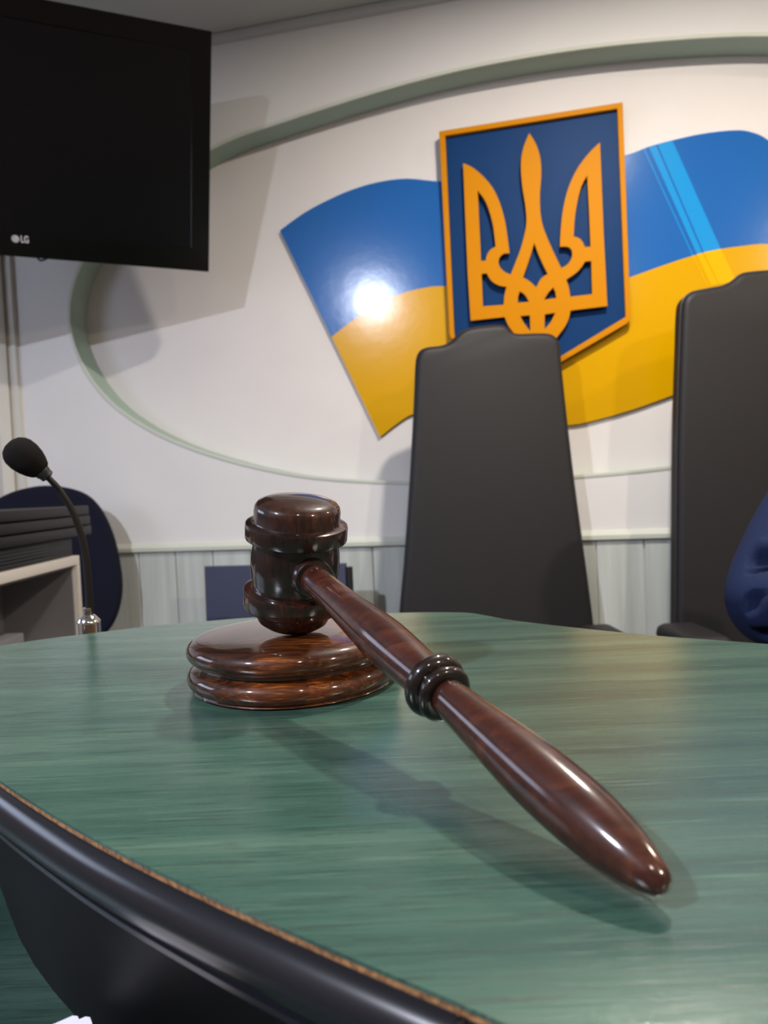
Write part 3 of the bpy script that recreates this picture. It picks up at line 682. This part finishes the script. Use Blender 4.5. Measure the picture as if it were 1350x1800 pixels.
bm = bmesh.new(); box(bm, (XF - .50, y0 - .04, .57), (XF + .03, yb + .03, .60), bev=.004); link('shelf', bm, M_steel, st)
for (x, y) in ((XF - .47, y0), (XF, y0), (XF - .47, yb), (XF, yb)):
    bm = bmesh.new(); box(bm, (x - .015, y - .015, 0), (x + .015, y + .015, .57)); link('leg', bm, M_steel, st)
# ------------------------------------------------------------------ slate chair by the wainscot
SC = up_frame(at_y(480, 1040, 2.42), -12, 2)
x0, zt1 = on_frame(SC, 358, 996); x1, _ = on_frame(SC, 606, 989); zb1 = on_frame(SC, 355, 1150)[1]
base = SC @ V(((x0 + x1) / 2, zb1, 0))
sc = thing('side_chair', (base.x, base.y, 0), 'low side chair with square slate-blue back against the wainscot behind the gavel', 'chair')
bm = bmesh.new(); prism(bm, [[(x0, zb1), (x1, zb1), (x1, zt1), (x0, zt1)]], SC, -.03, 0, .006, 3, both=True); link('backrest', bm, M_slate, sc)
G2 = frame_m(V((base.x, base.y, 0)), SC.col[0].to_3d(), V((-SC.col[0][1], SC.col[0][0], 0)), V((0, 0, 1)))
hw = (x1 - x0) / 2
bm = bmesh.new(); box(bm, (-hw + .02, -.42, .40), (hw - .02, -.02, .46), G2, .015, 3); link('seat', bm, M_slate, sc)
for sg in (-1, 1):
    bm = bmesh.new(); ex = .012 if sg > 0 else -.03; yy = .02 if sg > 0 else .045; tube(bm, [G2 @ V((sg * (hw + ex), yy, zt1 + SC.col[3][2] - .012)), G2 @ V((sg * (hw + ex), yy, .42)), G2 @ V((sg * (hw - .01), .05, .0))], .012, 10); link('rear_leg', bm, M_blackpl, sc)
    bm = bmesh.new(); tube(bm, [G2 @ V((sg * (hw - .03), -.38, .41)), G2 @ V((sg * (hw - .01), -.40, 0))], .012, 10); link('front_leg', bm, M_blackpl, sc)
# ------------------------------------------------------------------ paper sheets on the desktop
for i, ((x, y), a, lb) in enumerate((((157, 1784), 33, 'stack of white paper cards on the lower desktop, right one tucked under its twin'), ((135, 1782), 35, 'stack of white paper cards by the riser, left one lying on top of its twin'))):
    z0 = DZ + .0002 + i * .0142; z1 = z0 + .014
    c = at_z(x, y, z1); ca = math.radians(a)
    u = V((math.cos(ca), math.sin(ca), 0)); v = V((-u.y, u.x, 0))
    Mp = frame_m(V((c.x, c.y, 0)), -u, -v, V((0, 0, 1)))
    bm = bmesh.new(); r = .0015; w_, l_ = .09, .055
    prism(bm, [[(r, 0), (w_ - r, 0), (w_, r), (w_, l_ - r), (w_ - r, l_), (r, l_), (0, l_ - r), (0, r)]], Mp, z0, z1)
    o = link('paper_card_stack', bm, M_paper, smooth=False); tag(o, lb, 'paper', 'paper cards by the riser')
# ------------------------------------------------------------------ person in the right-hand chair
def skin(name, V3, E, R, m, parent=None, sub=2):
    me = bpy.data.meshes.new(name); me.from_pydata([tuple(v) for v in V3], E, [])
    o = bpy.data.objects.new(name, me); COL.objects.link(o)
    md = o.modifiers.new('s', 'SKIN'); md.use_smooth_shade = True
    for i, r in enumerate(R):
        rr = r if isinstance(r, tuple) else (r, r); me.skin_vertices[0].data[i].radius = rr; me.skin_vertices[0].data[i].use_root = (i == 0)
    ss = o.modifiers.new('u', 'SUBSURF'); ss.levels = sub; ss.render_levels = sub
    bpy.context.view_layer.update()
    m2 = bpy.data.meshes.new_from_object(o.evaluated_get(bpy.context.evaluated_depsgraph_get()))
    o.modifiers.clear(); o.data = m2; m2.materials.clear(); m2.materials.append(m)
    for p in m2.polygons: p.use_smooth = True
    if parent: o.parent = parent; o.matrix_parent_inverse = world_of(parent).inverted()
    return o
pz = .50
hip = V((1.03, 1.52, pz + .08)); chest = V((1.03, 1.38, pz + .42)); neck = V((1.03, 1.34, pz + .585)); headp = V((1.025, 1.30, pz + .685))
el = at_y(1334, 1074, 1.16); sh = V((.855, 1.33, pz + .535)); wr = V((.74, .93, DZ + .055))
shR = V((1.21, 1.33, pz + .535)); elR = V((1.30, 1.17, pz + .33)); wrR = V((1.10, .93, DZ + .055))
per = thing('person', (hip.x, hip.y, pz), 'person in a navy jacket seated at the right edge, elbow showing', 'person')
body = [hip, V((1.03, 1.47, pz + .24)), chest, neck, headp, sh, el, wr, shR, elR, wrR, hip + V((-.10, -.02, -.02)), V((.90, 1.14, pz + .04)), V((.90, 1.12, .10)), V((.90, 1.02, .04)), hip + V((.10, -.02, -.02)), V((1.16, 1.14, pz + .04)), V((1.16, 1.12, .10)), V((1.16, 1.02, .04))]
be_ = [(0, 1), (1, 2), (2, 3), (3, 4), (2, 5), (5, 6), (6, 7), (2, 8), (8, 9), (9, 10), (0, 11), (11, 12), (12, 13), (13, 14), (0, 15), (15, 16), (16, 17), (17, 18)]
br_ = [.10, .09, .085, .055, .058, .045, .040, .026, .045, .034, .026, .085, .055, .042, .036, .085, .055, .042, .036]
skin('body', body, be_, br_, M_skin, per)
# head with face
bm = bmesh.new(); bmesh.ops.create_uvsphere(bm, u_segments=32, v_segments=24, radius=1)
hc_ = headp + V((0, -.01, .06))
for v in bm.verts:
    x, y, z = v.co
    jaw = 1 - .28 * max(0, -z); v.co = V((x * .075 * jaw, y * .095 * (1 - .12 * max(0, -z)), z * .115))
    if y < -.75 and abs(x) < .16 and -.35 < z < .12: v.co.y -= .016 * (1 - abs(x) / .16) * (1 - (z + .1) ** 2 * 3)
    if y < -.6 and .18 < abs(x) < .55 and .02 < z < .25: v.co.y += .008
    v.co += hc_
link('head', bm, M_skin, per)
bm = bmesh.new(); bmesh.ops.create_uvsphere(bm, u_segments=32, v_segments=24, radius=1)
bmesh.ops.delete(bm, geom=[v for v in bm.verts if (v.co.z < .52 and v.co.y < -.35) or (v.co.z < .10 and v.co.y < .15) or v.co.z < -.45], context='VERTS')
for v in bm.verts: v.co = V((v.co.x * .084, v.co.y * .104, v.co.z * .125)) + hc_ + V((0, .004, .004))
link('hair', bm, M_hair, per)
for sg in (-1, 1):
    bm = bmesh.new(); bmesh.ops.create_uvsphere(bm, u_segments=14, v_segments=10, radius=1)
    for v in bm.verts: v.co = V((v.co.x * .012, v.co.y * .018, v.co.z * .030)) + hc_ + V((sg * .078, .005, 0))
    link('ear', bm, M_skin, per)
    bm = bmesh.new(); bmesh.ops.create_uvsphere(bm, u_segments=14, v_segments=10, radius=.0095)
    for v in bm.verts: v.co += hc_ + V((sg * .030, -.080, .016))
    ey = link('eye', bm, M_white, per)
    bm = bmesh.new(); lathe(bm, [(0, .0048), (.0012, .0040), (.0016, 0)], axis_frame(hc_ + V((sg * .030, -.0890, .016)), V((0, -1, 0))), 16); link('iris', bm, M_hair, ey)
    bm = bmesh.new(); tube(bm, [hc_ + V((sg * .016, -.088, .034)), hc_ + V((sg * .031, -.086, .039)), hc_ + V((sg * .046, -.076, .034))], [.002, .0032, .0015], 8); link('eyebrow', bm, M_hair, per)
bm = bmesh.new(); tube(bm, [hc_ + V((-.025, -.080, -.055)), hc_ + V((0, -.088, -.053)), hc_ + V((.025, -.080, -.055))], [.003, .006, .003], 8); link('mouth', bm, mat('lips', (.4, .15, .13), .5), per)
# jacket: covers trunk and arms down to the wrists, sleeve wrinkled at the elbow
mid = sh.lerp(el, .5) + V((-.012, .0, .0)); fm = el.lerp(wr, .5)
mR = shR.lerp(elR, .5); fR = elR.lerp(wrR, .5)
jv = [hip + V((0, 0, .03)), V((1.03, 1.47, pz + .24)), chest, V((1.03, 1.345, pz + .555)), sh, mid, el + V((-.004, .0, -.004)), fm, wr.lerp(fm, .1), shR, mR, elR, fR, wrR.lerp(fR, .1)]
je = [(0, 1), (1, 2), (2, 3), (2, 4), (4, 5), (5, 6), (6, 7), (7, 8), (2, 9), (9, 10), (10, 11), (11, 12), (12, 13)]
jr = [(.165, .15), (.165, .145), (.185, .155), (.085, .080), .078, .074, .074, .062, .046, .078, .068, .062, .052, .046]
jk = skin('jacket', jv, je, jr, M_suit, per, 4)
# folds pressed into the sleeve cloth round the elbow
jk.data.update()
fold = [[V(at_y(x, y, el.y - .05)) for x, y in L] for L in ([(1322, 999), (1335, 991), (1360, 986), (1390, 984)], [(1311, 1066), (1317, 1045), (1330, 1026), (1350, 1012), (1375, 1002)], [(1318, 1122), (1340, 1112), (1370, 1098)])]
def dseg(p, a, b):
    ab = b - a; t = max(0, min(1, (p - a).dot(ab) / ab.length_squared)); return (p - a - ab * t).length
nrm = [v.normal.copy() for v in jk.data.vertices]
for v, nv in zip(jk.data.vertices, nrm):
    if (v.co - el).length < .19 and nv.y < -.35:
        d = min(dseg(V((v.co.x, el.y - .05, v.co.z)), a, b) for L in fold for a, b in zip(L, L[1:]))
        v.co -= nv * (.020 * math.exp(-(d / .009) ** 2)) - nv * (.006 * math.exp(-((d - .020) / .010) ** 2))
# hands: palm and five fingers each
for wv, sg in ((wr, 1), (wrR, -1)):
    d = V((.25 * sg, -.95, -.15)).normalized(); s_ = V((0, 0, 1)).cross(d).normalized() * -sg; up_ = V((0, 0, 1))
    hb = V((wv.x, wv.y, DZ + .030)) + d * .02
    pts = [wv, hb + d * .035]; E_ = [(0, 1)]; RR = [(.022, .017), (.030, .013)]
    for k, (off, ln) in enumerate(((-.030, .072), (-.010, .080), (.010, .075), (.029, .060))):
        a = len(pts); st_ = hb + d * .070 + s_ * off
        pts += [st_, st_ + d * ln * .45 + up_ * .004, st_ + d * ln * .75 - up_ * .006, st_ + d * ln - up_ * .014]
        E_ += [(1, a), (a, a + 1), (a + 1, a + 2), (a + 2, a + 3)]; RR += [.0100, .0088, .0080, .0068]
    a = len(pts); pts += [hb + d * .030 - s_ * .040, hb + d * .058 - s_ * .060 - up_ * .006, hb + d * .080 - s_ * .068 - up_ * .012]
    E_ += [(1, a), (a, a + 1), (a + 1, a + 2)]; RR += [.012, .0105, .008]
    skin('hand', pts, E_, RR, M_skin, per)
for x in (.90, 1.16):
    bm = bmesh.new(); box(bm, (x - .045, .90, 0), (x + .045, 1.17, .075), bev=.03, seg=3); link('shoe', bm, M_blackpl, per)
skin('trousers', [hip, hip + V((-.10, -.02, -.01)), V((.90, 1.14, pz + .05)), V((.90, 1.12, .12)), hip + V((.10, -.02, -.01)), V((1.16, 1.14, pz + .05)), V((1.16, 1.12, .12))],
     [(0, 1), (1, 2), (2, 3), (0, 4), (4, 5), (5, 6)], [.145, .10, .075, .06, .10, .075, .06], M_suit, per)
